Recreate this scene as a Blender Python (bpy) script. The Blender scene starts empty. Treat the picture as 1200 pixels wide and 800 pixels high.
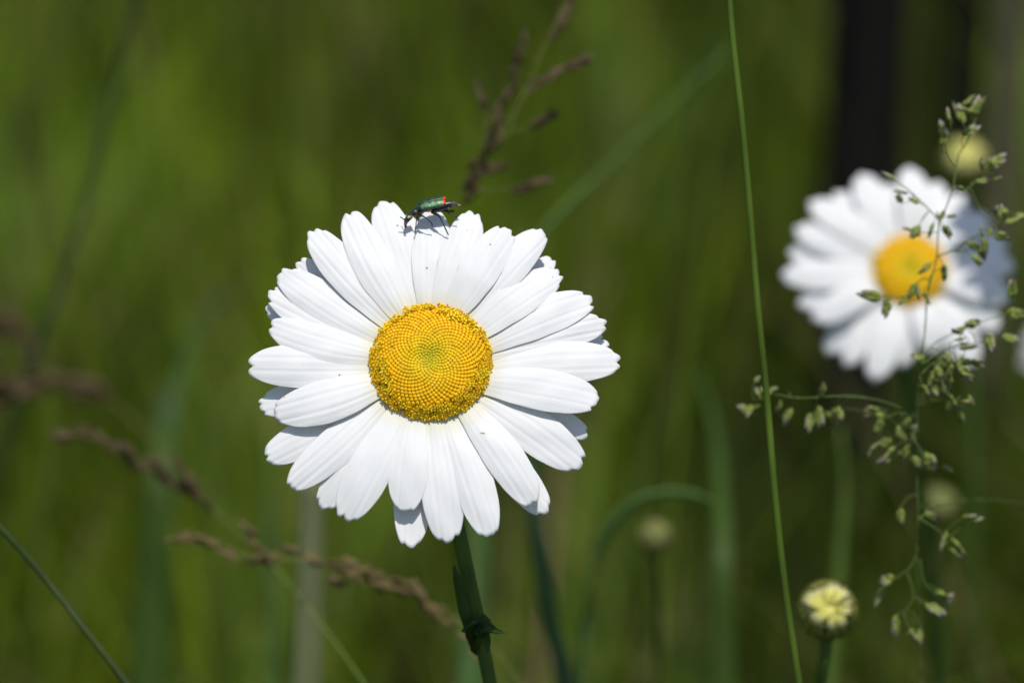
import bpy, math
import numpy as np
from mathutils import Vector, Matrix

R = math.radians
rng = np.random.default_rng(11)
scene = bpy.context.scene
COL = scene.collection

# ---------------------------------------------------------------- camera
PITCH = R(14)
CAM = Vector((0, 0, 0.63))
cd = bpy.data.cameras.new('camera')
cam = bpy.data.objects.new('camera', cd)
COL.objects.link(cam)
cam.location = CAM
cam.rotation_euler = (R(90) - PITCH, 0, 0)
cd.lens = 100
cd.sensor_width = 36
cd.clip_start = 0.01
cd.clip_end = 400
S0 = 0.383                      # distance of the flower in focus
cd.dof.use_dof = True
cd.dof.focus_distance = S0 + 0.001
cd.dof.aperture_fstop = 14
scene.camera = cam
CR = cam.rotation_euler.to_matrix()

# ---------------------------------------------------------------- light
SUN_EL, SUN_AZ = R(67), R(14)
w = bpy.data.worlds.new('World')
scene.world = w
w.use_nodes = True
nt = w.node_tree
sky = nt.nodes.new('ShaderNodeTexSky')
sky.sky_type = 'NISHITA'
sky.sun_disc = False
sky.sun_elevation = SUN_EL
sky.sun_rotation = R(180) - SUN_AZ
nt.links.new(sky.outputs[0], nt.nodes['Background'].inputs[0])
nt.nodes['Background'].inputs[1].default_value = 0.10
sd = bpy.data.lights.new('sun', 'SUN')
sd.energy = 3.8
sd.angle = R(0.53)
sd.color = (1.0, 0.965, 0.91)
sun = bpy.data.objects.new('sun', sd)
COL.objects.link(sun)
SUNV = Vector((math.cos(SUN_EL) * math.sin(SUN_AZ), -math.cos(SUN_EL) * math.cos(SUN_AZ), math.sin(SUN_EL)))
sun.rotation_euler = SUNV.to_track_quat('Z', 'Y').to_euler()
sun.location = SUNV * 5
vs = scene.view_settings
vs.view_transform = 'Standard'
vs.look = 'None'
vs.exposure = 0
vs.gamma = 1
cy = scene.cycles
cy.use_denoising = True
cy.use_adaptive_sampling = False
cy.max_bounces = 8
cy.transparent_max_bounces = 4
cy.sample_clamp_indirect = 4

# ---------------------------------------------------------------- helpers
MM = S0 * 0.36 / 1200           # metres per photo pixel at the focused flower

def at(px, py, d):
    """world point seen at photo pixel px, py at distance d (in units of S0)"""
    d = d * S0
    return CAM + CR @ Vector(((px - 600) * 0.36 / 1200 * d, -(py - 400) * 0.36 / 1200 * d, -d))

def to_ground(pts, lean=0.12, radii=None):
    """continue a stem from its last point down to the ground"""
    p, q = Vector(pts[-1]), Vector(pts[-2])
    dr = (p - q)
    hx = Vector((dr.x, dr.y, 0)) * (1 / max(abs(dr.z), 1e-4))
    if hx.length > 0.5:
        hx = hx.normalized() * 0.5
    n = 6
    out = list(pts)
    pos = p.copy()
    for i in range(n):
        dz = (p.z + 0.004) / n
        pos = pos + hx * dz * (1 - i / n) * 0.8 + Vector((0, 0, -dz))
        out.append(pos.copy())
    return out

def smooth_path(pts, n):
    """Catmull-Rom through pts -> n points"""
    P = np.array([list(p) for p in pts], float)
    P = np.vstack([2 * P[0] - P[1], P, 2 * P[-1] - P[-2]])
    Q = P[1:-1]
    h = np.linalg.norm(np.diff(Q, axis=0), axis=1) + 1e-9
    D = np.diff(Q, axis=0) / h[:, None]
    m = np.empty_like(Q)
    m[0], m[-1] = D[0], D[-1]
    if len(Q) > 2:
        m[1:-1] = (D[1:] * h[:-1, None] + D[:-1] * h[1:, None]) / (h[1:] + h[:-1])[:, None]
    c = np.concatenate([[0], np.cumsum(h)])
    s = np.linspace(0, c[-1], n)
    i = np.clip(np.searchsorted(c, s, 'right') - 1, 0, len(h) - 1)
    t = ((s - c[i]) / h[i])[:, None]; H = h[i][:, None]
    return (2 * t ** 3 - 3 * t ** 2 + 1) * Q[i] + (t ** 3 - 2 * t ** 2 + t) * H * m[i] + (3 * t ** 2 - 2 * t ** 3) * Q[i + 1] + (t ** 3 - t ** 2) * H * m[i + 1]

class MB:
    """collects shapes, then links them as one mesh object"""
    def __init__(s):
        s.v, s.f, s.c = [], [], []
    def add(s, v, f, col=(1, 1, 1)):
        o = len(s.v)
        v = [tuple(p) for p in v]
        s.v += v
        s.f += [tuple(i + o for i in q) for q in f]
        if isinstance(col, (list, np.ndarray)) and len(col) == len(v) and len(v) != 3:
            s.c += [tuple(c)[:3] for c in col]
        else:
            s.c += [tuple(col)[:3]] * len(v)
    def tube(s, pts, rad, n=8, col=(1, 1, 1), res=None, colf=None, flat=1.0, ridge=0.0):
        if res is None:
            res = len(pts)
        P = smooth_path(pts, res) if res != len(pts) else np.array([list(p) for p in pts], float)
        m = len(P)
        rad = np.atleast_1d(np.array(rad, float))
        rr = np.interp(np.linspace(0, 1, m), np.linspace(0, 1, len(rad)), rad) if len(rad) > 1 else np.full(m, rad[0])
        T = np.gradient(P, axis=0)
        T /= np.linalg.norm(T, axis=1)[:, None] + 1e-12
        up = np.array([0, 0, 1.0]) if abs(T[0][2]) < 0.9 else np.array([1.0, 0, 0])
        N = np.cross(T[0], up); N /= np.linalg.norm(N)
        v, cc = [], []
        for i in range(m):
            N = N - T[i] * np.dot(N, T[i]); N /= np.linalg.norm(N)
            B = np.cross(T[i], N)
            for k in range(n):
                a = 2 * math.pi * k / n
                rg = rr[i] * (1 + ridge * math.cos(a * 7))
                p = P[i] + rg * (math.cos(a) * N + math.sin(a) * B * flat)
                v.append(p)
                cc.append(colf(p, i / (m - 1)) if colf else col)
        f = []
        for i in range(m - 1):
            for k in range(n):
                k2 = (k + 1) % n
                f.append((i * n + k, i * n + k2, (i + 1) * n + k2, (i + 1) * n + k))
        f.append(tuple(range(n - 1, -1, -1)))
        f.append(tuple((m - 1) * n + k for k in range(n)))
        s.add(v, f, cc)
    def ellipsoid(s, M, col=(1, 1, 1), nu=8, nv=6, colf=None):
        v, cc = [], []
        for i in range(nv + 1):
            th = math.pi * i / nv
            for k in range(nu):
                a = 2 * math.pi * k / nu
                l = Vector((math.sin(th) * math.cos(a), math.sin(th) * math.sin(a), math.cos(th)))
                v.append(M @ l)
                cc.append(colf(l) if colf else col)
        f = [(i * nu + k, (i + 1) * nu + k, (i + 1) * nu + (k + 1) % nu, i * nu + (k + 1) % nu) for i in range(nv) for k in range(nu)]
        s.add(v, f, cc)
    def ribbon(s, pts, wid, side, fold=0.15, col=(1, 1, 1), res=24, colf=None, twist=0.0, thick=None):
        """leaf blade: a folded strip with real thickness"""
        P = smooth_path(pts, res)
        m = len(P)
        wid = np.interp(np.linspace(0, 1, m), np.linspace(0, 1, len(wid)), wid)
        T = np.gradient(P, axis=0); T /= np.linalg.norm(T, axis=1)[:, None] + 1e-12
        side = np.array(side, float)
        v, cc = [], []
        for i in range(m):
            B = side - T[i] * np.dot(side, T[i]); B /= np.linalg.norm(B) + 1e-9
            Nn = np.cross(T[i], B)
            a = twist * i / (m - 1)
            B2 = math.cos(a) * B + math.sin(a) * Nn
            N2 = np.cross(T[i], B2)
            th = thick if thick else max(wid[i] * 0.03, 0.00008)
            hw = wid[i] / 2
            for (u, h) in ((-1, fold), (-0.5, fold * .4), (0, 0), (0.5, fold * .4), (1, fold), (0.5, fold * .4 - 2 * th / max(hw, 1e-6)), (0, -2 * th / max(hw, 1e-6)), (-0.5, fold * .4 - 2 * th / max(hw, 1e-6))):
                p = P[i] + B2 * u * hw + N2 * h * hw
                v.append(p)
                cc.append(colf(p, i / (m - 1)) if colf else col)
        n = 8
        f = []
        for i in range(m - 1):
            for k in range(n):
                k2 = (k + 1) % n
                f.append((i * n + k, i * n + k2, (i + 1) * n + k2, (i + 1) * n + k))
        f.append(tuple(range(n - 1, -1, -1)))
        f.append(tuple((m - 1) * n + k for k in range(n)))
        s.add(v, f, cc)
    def mesh(s, name, mat, smooth=True, origin=None):
        me = bpy.data.meshes.new(name)
        v = s.v if origin is None else [(p[0] - origin[0], p[1] - origin[1], p[2] - origin[2]) for p in s.v]
        me.from_pydata(v, [], s.f)
        ca = me.color_attributes.new('tint', 'FLOAT_COLOR', 'POINT')
        c = np.ones((len(s.v), 4), np.float32)
        c[:, :3] = np.array(s.c, np.float32)
        ca.data.foreach_set('color', c.ravel())
        if smooth:
            me.polygons.foreach_set('use_smooth', [True] * len(me.polygons))
        me.materials.append(mat)
        me.update()
        return me
    def build(s, name, mat, parent=None, smooth=True):
        o = bpy.data.objects.new(name, s.mesh(name, mat, smooth, parent.location if parent else None))
        COL.objects.link(o)
        if parent:
            o.parent = parent
        return o

def tag(o, label=None, cat=None, group=None, kind=None):
    if label: o['label'] = label
    if cat: o['category'] = cat
    if group: o['group'] = group
    if kind: o['kind'] = kind
    return o

def thing(name, loc, label, cat, group=None):
    o = bpy.data.objects.new(name, None)
    o.empty_display_size = 0.01
    COL.objects.link(o)
    o.location = loc
    return tag(o, label, cat, group)

def link(name, me, parent=None, M=None):
    o = bpy.data.objects.new(name, me)
    COL.objects.link(o)
    if parent: o.parent = parent
    if M is not None: o.matrix_basis = M
    return o

# ---------------------------------------------------------------- materials
def mat_plant(name, rough=0.5, trans=0.25, tmul=(1.1, 1.25, 0.5), spec=0.3, noise=0.25, nscale=300, bump=0.0, bscale=2500, base=None, stretch=(1, 1, 1), ramp=None):
    m = bpy.data.materials.new(name)
    m.use_nodes = True
    t = m.node_tree
    N = t.nodes
    L = t.links
    bs = N['Principled BSDF']
    out = N['Material Output']
    at_ = N.new('ShaderNodeAttribute'); at_.attribute_name = 'tint'
    tc = N.new('ShaderNodeTexCoord')
    mp = N.new('ShaderNodeMapping'); mp.inputs['Scale'].default_value = stretch
    L.new(tc.outputs['Object'], mp.inputs[0])
    no = N.new('ShaderNodeTexNoise'); no.inputs['Scale'].default_value = nscale; no.inputs['Detail'].default_value = 4
    L.new(mp.outputs[0], no.inputs[0])
    mr = N.new('ShaderNodeMapRange'); mr.inputs[1].default_value = 0.3; mr.inputs[2].default_value = 0.7
    mr.inputs[3].default_value = 1 - noise; mr.inputs[4].default_value = 1 + noise
    L.new(no.outputs[0], mr.inputs[0])
    mx = N.new('ShaderNodeVectorMath'); mx.operation = 'SCALE'
    L.new(at_.outputs['Color'], mx.inputs[0]); L.new(mr.outputs[0], mx.inputs['Scale'])
    col = mx.outputs[0]
    L.new(col, bs.inputs['Base Color'])
    bs.inputs['Roughness'].default_value = rough
    bs.inputs['Specular IOR Level'].default_value = spec
    if bump:
        nb = N.new('ShaderNodeTexNoise'); nb.inputs['Scale'].default_value = bscale; nb.inputs['Detail'].default_value = 3
        L.new(mp.outputs[0], nb.inputs[0])
        bp = N.new('ShaderNodeBump'); bp.inputs['Strength'].default_value = bump; bp.inputs['Distance'].default_value = 0.0001
        L.new(nb.outputs[0], bp.inputs['Height']); L.new(bp.outputs[0], bs.inputs['Normal'])
    if trans:
        tr = N.new('ShaderNodeBsdfTranslucent')
        vm = N.new('ShaderNodeVectorMath'); vm.operation = 'MULTIPLY'; vm.inputs[1].default_value = tmul
        L.new(col, vm.inputs[0]); L.new(vm.outputs[0], tr.inputs[0])
        ms = N.new('ShaderNodeMixShader'); ms.inputs[0].default_value = trans
        L.new(bs.outputs[0], ms.inputs[1]); L.new(tr.outputs[0], ms.inputs[2]); L.new(ms.outputs[0], out.inputs[0])
    return m

def mat_petal():
    m = bpy.data.materials.new('white_petal')
    m.use_nodes = True
    t = m.node_tree; N = t.nodes; L = t.links
    bs = N['Principled BSDF']; out = N['Material Output']
    at_ = N.new('ShaderNodeAttribute'); at_.attribute_name = 'tint'
    tc = N.new('ShaderNodeTexCoord')
    # pollen grains and tiny specks of dirt
    vo = N.new('ShaderNodeTexVoronoi'); vo.inputs['Scale'].default_value = 420; L.new(tc.outputs['Object'], vo.inputs[0])
    wn = N.new('ShaderNodeSeparateColor'); L.new(vo.outputs['Color'], wn.inputs[0])
    sz = N.new('ShaderNodeMath'); sz.operation = 'LESS_THAN'; sz.inputs[1].default_value = 0.055; L.new(vo.outputs['Distance'], sz.inputs[0])
    pk = N.new('ShaderNodeMath'); pk.operation = 'GREATER_THAN'; pk.inputs[1].default_value = 0.70; L.new(wn.outputs[0], pk.inputs[0])
    an = N.new('ShaderNodeMath'); an.operation = 'MULTIPLY'; L.new(sz.outputs[0], an.inputs[0]); L.new(pk.outputs[0], an.inputs[1])
    cr = N.new('ShaderNodeValToRGB')
    cr.color_ramp.elements[0].color = (0.45, 0.30, 0.05, 1); cr.color_ramp.elements[1].color = (0.12, 0.09, 0.06, 1); cr.color_ramp.elements[1].position = 0.8
    L.new(wn.outputs[1], cr.inputs[0])
    no = N.new('ShaderNodeTexNoise'); no.inputs['Scale'].default_value = 260; no.inputs['Detail'].default_value = 6; L.new(tc.outputs['Object'], no.inputs[0])
    mr = N.new('ShaderNodeMapRange'); mr.inputs[1].default_value = .3; mr.inputs[2].default_value = .7; mr.inputs[3].default_value = 0.965; mr.inputs[4].default_value = 1.02
    L.new(no.outputs[0], mr.inputs[0])
    sc = N.new('ShaderNodeVectorMath'); sc.operation = 'SCALE'; L.new(at_.outputs['Color'], sc.inputs[0]); L.new(mr.outputs[0], sc.inputs['Scale'])
    mx = N.new('ShaderNodeMix'); mx.data_type = 'RGBA'
    L.new(an.outputs[0], mx.inputs[0]); L.new(sc.outputs[0], mx.inputs[6]); L.new(cr.outputs[0], mx.inputs[7])
    L.new(mx.outputs[2], bs.inputs['Base Color'])
    bs.inputs['Roughness'].default_value = 0.55
    bs.inputs['Specular IOR Level'].default_value = 0.25
    # fine longitudinal veins and cell texture
    uv = N.new('ShaderNodeUVMap'); uv.uv_map = 'leaf'
    mp = N.new('ShaderNodeMapping'); mp.inputs['Scale'].default_value = (26, 2.0, 1); L.new(uv.outputs[0], mp.inputs[0])
    n2 = N.new('ShaderNodeTexNoise'); n2.inputs['Scale'].default_value = 1.0; n2.inputs['Detail'].default_value = 5; n2.inputs['Roughness'].default_value = 0.6
    L.new(mp.outputs[0], n2.inputs[0])
    bp = N.new('ShaderNodeBump'); bp.inputs['Strength'].default_value = 0.4; bp.inputs['Distance'].default_value = 0.00009
    L.new(n2.outputs[0], bp.inputs['Height'])
    n3 = N.new('ShaderNodeTexNoise'); n3.inputs['Scale'].default_value = 3800; n3.inputs['Detail'].default_value = 2; L.new(tc.outputs['Object'], n3.inputs[0])
    b2 = N.new('ShaderNodeBump'); b2.inputs['Strength'].default_value = 0.25; b2.inputs['Distance'].default_value = 0.00005
    L.new(n3.outputs[0], b2.inputs['Height']); L.new(bp.outputs[0], b2.inputs['Normal']); L.new(b2.outputs[0], bs.inputs['Normal'])
    tr = N.new('ShaderNodeBsdfTranslucent'); L.new(mx.outputs[2], tr.inputs[0])
    ms = N.new('ShaderNodeMixShader'); ms.inputs[0].default_value = 0.22
    L.new(bs.outputs[0], ms.inputs[1]); L.new(tr.outputs[0], ms.inputs[2]); L.new(ms.outputs[0], out.inputs[0])
    return m

M_PETAL = mat_petal()
M_FLORET = mat_plant('disc_floret', rough=0.5, trans=0.18, tmul=(1, .95, .6), noise=0.10, nscale=900, spec=0.25)
M_STEM = mat_plant('green_stem', rough=0.6, spec=.12, trans=0.0, noise=0.18, nscale=350, bump=0.4, bscale=1600, stretch=(1, 1, .12))
M_LEAF = mat_plant('green_leaf', rough=0.48, trans=0.3, noise=0.16, nscale=220, spec=0.15, stretch=(1, 1, .3))
M_GRASS = mat_plant('meadow_blade', rough=0.75, trans=0.34, tmul=(1.05, 1.25, 0.25), noise=0.2, nscale=60, spec=0.05)
M_SPIKE = mat_plant('spikelet_husk', rough=0.6, trans=0.2, tmul=(1, 1, .8), noise=0.3, nscale=2200, spec=0.2)
M_SHELL = mat_plant('wing_case_shell', rough=0.33, trans=0, noise=0.55, nscale=2600, bump=0.9, bscale=5000)
M_SHELL.node_tree.nodes['Principled BSDF'].inputs['Metallic'].default_value = 0.35
M_SHELL.node_tree.nodes['Principled BSDF'].inputs['Specular IOR Level'].default_value = 0.5
M_BEETLE = mat_plant('beetle_cuticle', rough=0.3, trans=0, noise=0.3, nscale=2500, bump=0.4, bscale=5000, spec=0.5)

# ---------------------------------------------------------------- ground
def make_ground():
    m = bpy.data.materials.new('meadow_soil'); m.use_nodes = True
    t = m.node_tree; bs = t.nodes['Principled BSDF']
    tc = t.nodes.new('ShaderNodeTexCoord'); no = t.nodes.new('ShaderNodeTexNoise'); no.inputs['Scale'].default_value = 9; no.inputs['Detail'].default_value = 8
    cr = t.nodes.new('ShaderNodeValToRGB')
    cr.color_ramp.elements[0].color = (0.018, 0.030, 0.008, 1); cr.color_ramp.elements[0].position = .35
    cr.color_ramp.elements[1].color = (0.055, 0.075, 0.018, 1); cr.color_ramp.elements[1].position = .7
    t.links.new(tc.outputs['Object'], no.inputs[0]); t.links.new(no.outputs[0], cr.inputs[0]); t.links.new(cr.outputs[0], bs.inputs['Base Color'])
    bs.inputs['Roughness'].default_value = 0.95
    n = 60
    xs = np.sign(np.linspace(-1, 1, n)) * np.abs(np.linspace(-1, 1, n)) ** 3 * 150
    v = [(x, y, 0.012 * math.sin(x * 1.3 + 1) * math.cos(y * 1.1) - 0.006 + (0 if abs(x) < 12 and abs(y) < 12 else 0.0)) for y in xs for x in xs]
    f = [(j * n + i, j * n + i + 1, (j + 1) * n + i + 1, (j + 1) * n + i) for j in range(n - 1) for i in range(n - 1)]
    me = bpy.data.meshes.new('ground'); me.from_pydata(v, [], f); me.materials.append(m)
    me.polygons.foreach_set('use_smooth', [True] * len(me.polygons))
    o = bpy.data.objects.new('ground', me); COL.objects.link(o)
    tag(o, 'earth of the meadow under the grass', 'ground', kind='structure')
make_ground()

# ---------------------------------------------------------------- meadow grass (one mass nobody could count)
def value_noise(x, y, seed):
    r = np.random.default_rng(seed).random((64, 64))
    xi = np.floor(x).astype(int); yi = np.floor(y).astype(int)
    fx = x - xi; fy = y - yi
    fx = fx * fx * (3 - 2 * fx); fy = fy * fy * (3 - 2 * fy)
    g = lambda a, b: r[a % 64, b % 64]
    return (g(xi, yi) * (1 - fx) + g(xi + 1, yi) * fx) * (1 - fy) + (g(xi, yi + 1) * (1 - fx) + g(xi + 1, yi + 1) * fx) * fy

def grass_mass(name, n, d0, d1, hmin, hmax, wmin, wmax, seed, spread, label, brown=0.1, power=1.0, xr=None):
    r = np.random.default_rng(seed)
    d = d0 + (d1 - d0) * r.random(n) ** power
    half = d * 0.18 * spread + 0.12
    x = (r.random(n) * 2 - 1) * half
    if xr: x = xr[0] + (xr[1] - xr[0]) * r.random(n)
    y = d.copy()
    # tufts
    k = r.random(n) < 0.6
    cx = np.round(x / 0.07) * 0.07; cyy = np.round(y / 0.07) * 0.07
    jx = value_noise(cx * 31 + 9, cyy * 37, 5) * .06; jy = value_noise(cx * 29, cyy * 41 + 3, 6) * .06
    x = np.where(k, cx + jx + r.normal(0, 0.012, n), x)
    y = np.where(k, cyy + jy + r.normal(0, 0.012, n), y)
    tall = value_noise(x * 5 + 20, y * 3.5 + 20, 8)
    h = (hmin + (hmax - hmin) * r.random(n) ** 1.3) * (0.7 + 0.5 * tall)
    h = h * (0.62 + 0.5 * np.clip(value_noise(x * 16 + 7, y * 7 + 3, 91) * 2 - .4, 0, 1))
    wd = wmin + (wmax - wmin) * r.random(n) ** 2
    az = r.random(n) * 2 * np.pi
    lean = np.abs(r.normal(0, 0.28, n)) + 0.04
    fa = r.random(n) * np.pi
    seg = 6
    t = np.linspace(0, 1, seg + 1)
    V = np.zeros((n, seg + 1, 2, 3), np.float32)
    bend = lean[:, None] * h[:, None] * t[None] ** 2.0
    px = x[:, None] + np.cos(az)[:, None] * bend
    py = y[:, None] + np.sin(az)[:, None] * bend
    pz = h[:, None] * (t[None] - 0.28 * lean[:, None] * t[None] ** 2.6) - 0.01
    ww = wd[:, None] * (1 - t[None] ** 2.2) * 0.5 + 0.0001
    for s, sg in ((0, -1), (1, 1)):
        V[:, :, s, 0] = px + sg * np.cos(fa)[:, None] * ww
        V[:, :, s, 1] = py + sg * np.sin(fa)[:, None] * ww
        V[:, :, s, 2] = pz
    base = (np.arange(n) * (seg + 1) * 2)[:, None]
    k = np.arange(seg)[None] * 2
    F = np.stack([base + k, base + k + 1, base + k + 3, base + k + 2], -1).reshape(-1, 4)
    g1 = np.array([0.072, 0.135, 0.006]); g2 = np.array([0.30, 0.40, 0.026]); g3 = np.array([0.16, 0.27, 0.07]); br = np.array([0.30, 0.23, 0.115])
    a = np.clip((value_noise(x * 20 + 33, y * 4 + 7, 21) * .85 + value_noise(x * 9 + 13, y * 3 + 7, 22) * .35 - .22) * 1.5, 0, 1)[:, None] * .85 + r.random(n)[:, None] * .2
    c = g1 * (1 - a) + g2 * a
    bmix = (np.clip(value_noise(x * 14 + 30, y * 4 + 1, 33) * 2.2 - 1.1, 0, 1) * (r.random(n) < .7))[:, None]
    c = c * (1 - bmix) + g3 * bmix
    bb = (r.random(n) < brown * (0.4 + 1.6 * value_noise(x * 5, y * 3, 44)))[:, None]
    c = np.where(bb, br * (0.5 + r.random(n)[:, None] * .8), c)
    c = 0.66 * c * (0.55 + 0.8 * r.random(n)[:, None]) * (0.25 + 1.5 * np.clip(value_noise(x * 19 + 40, y * 3.5 + 9, 61) * 1.7 - .35, 0, 1) ** 1.3 + .25 * value_noise(x * 45, y * 6, 71))[:, None]
    Cc = np.ones((n, seg + 1, 2, 4), np.float32)
    Cc[..., :3] = (c[:, None, None, :] * (0.8 + 0.3 * t[None, :, None, None]))
    me = bpy.data.meshes.new(name)
    nv = V.size // 3
    me.vertices.add(nv); me.vertices.foreach_set('co', V.ravel())
    me.loops.add(F.size); me.loops.foreach_set('vertex_index', F.ravel().astype(np.int32))
    me.polygons.add(len(F)); me.polygons.foreach_set('loop_start', (np.arange(len(F)) * 4).astype(np.int32))
    me.polygons.foreach_set('use_smooth', np.ones(len(F), bool))
    me.update(calc_edges=True)
    ca = me.color_attributes.new('tint', 'FLOAT_COLOR', 'POINT'); ca.data.foreach_set('color', Cc.ravel())
    me.materials.append(M_GRASS)
    me.validate()
    o = bpy.data.objects.new(name, me); COL.objects.link(o)
    return tag(o, label, 'grass', kind='stuff')

grass_mass('meadow_grass', 30000, 0.85, 3.2, 0.14, 0.36, 0.002, 0.009, 3, 1.9, 'green meadow grass blurred behind the daisies', 0.12, 0.8)
grass_mass('far_meadow_grass', 30000, 3.0, 10.0, 0.22, 0.50, 0.004, 0.010, 4, 1.9, 'softer far meadow grass behind the dark post', 0.16, 0.9)
grass_mass('low_grass', 9000, 0.12, 0.95, 0.05, 0.17, 0.0015, 0.004, 7, 2.6, 'short grass low around the daisy stems', 0.06)

grass_mass('tall_grass', 9000, 0.92, 1.42, 0.28, 0.40, 0.003, 0.007, 17, 1, 'taller grass standing round the foot of the posts', 0.15, xr=(.10, .34))
grass_mass('flowering_grass', 1500, 0.62, 1.7, 0.26, 0.56, 0.0012, 0.0042, 23, 1.8, 'thin flowering grass stalks standing above the meadow', 0.22)
# ---------------------------------------------------------------- dark posts in the grass
def post(px, d, wpx, top_z, label, col, rough=0.9):
    b = at(px, 300, d)
    hw = wpx * 0.0003 * d * S0 / 2
    root_loc = Vector((b.x, b.y, 0))
    mb = MB()
    r2 = np.random.default_rng(int(px))
    n, m = 20, 26
    v, cc = [], []
    for i in range(m):
        z = -0.05 + (top_z + 0.05) * i / (m - 1)
        for k in range(n):
            a = 2 * math.pi * k / n
            rr = hw * (1 + 0.05 * math.sin(5 * a + 1.3) + 0.03 * math.sin(11 * a) + 0.02 * r2.normal())
            if i == m - 1: rr *= 0.9
            v.append((b.x + rr * math.cos(a) + 0.01 * z, b.y + rr * math.sin(a), z))
            cc.append(np.array(col) * (0.7 + 0.5 * r2.random()))
    f = [(i * n + k, i * n + (k + 1) % n, (i + 1) * n + (k + 1) % n, (i + 1) * n + k) for i in range(m - 1) for k in range(n)]
    f.append(tuple((m - 1) * n + k for k in range(n)))
    mb.add(v, f, cc)
    o = mb.build('wooden_post', M_POST)
    return tag(o, label, 'post')
M_POST = mat_plant('weathered_wood', rough=0.9, trans=0, noise=0.5, nscale=40, stretch=(1, 1, .08), bump=0.5, bscale=300, spec=0.02)
post(998, 3.9, 88, 1.0, 'thick blackened wooden post behind the blurred daisy', (0.012, 0.011, 0.010))
post(1072, 4.6, 62, 0.98, 'dark olive post added for the shaded gap between the black post and the thin stake', (0.085, 0.10, 0.020))  # added post: its dark olive colour stands in for shaded background here
post(1117, 4.1, 34, 0.95, 'thin blackened stake between the black post and the grey stake', (0.013, 0.010, 0.010))
post(1162, 4.3, 36, 0.9, 'grey brown weathered stake beside the thin black stake', (0.12, 0.105, 0.075))

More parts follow.
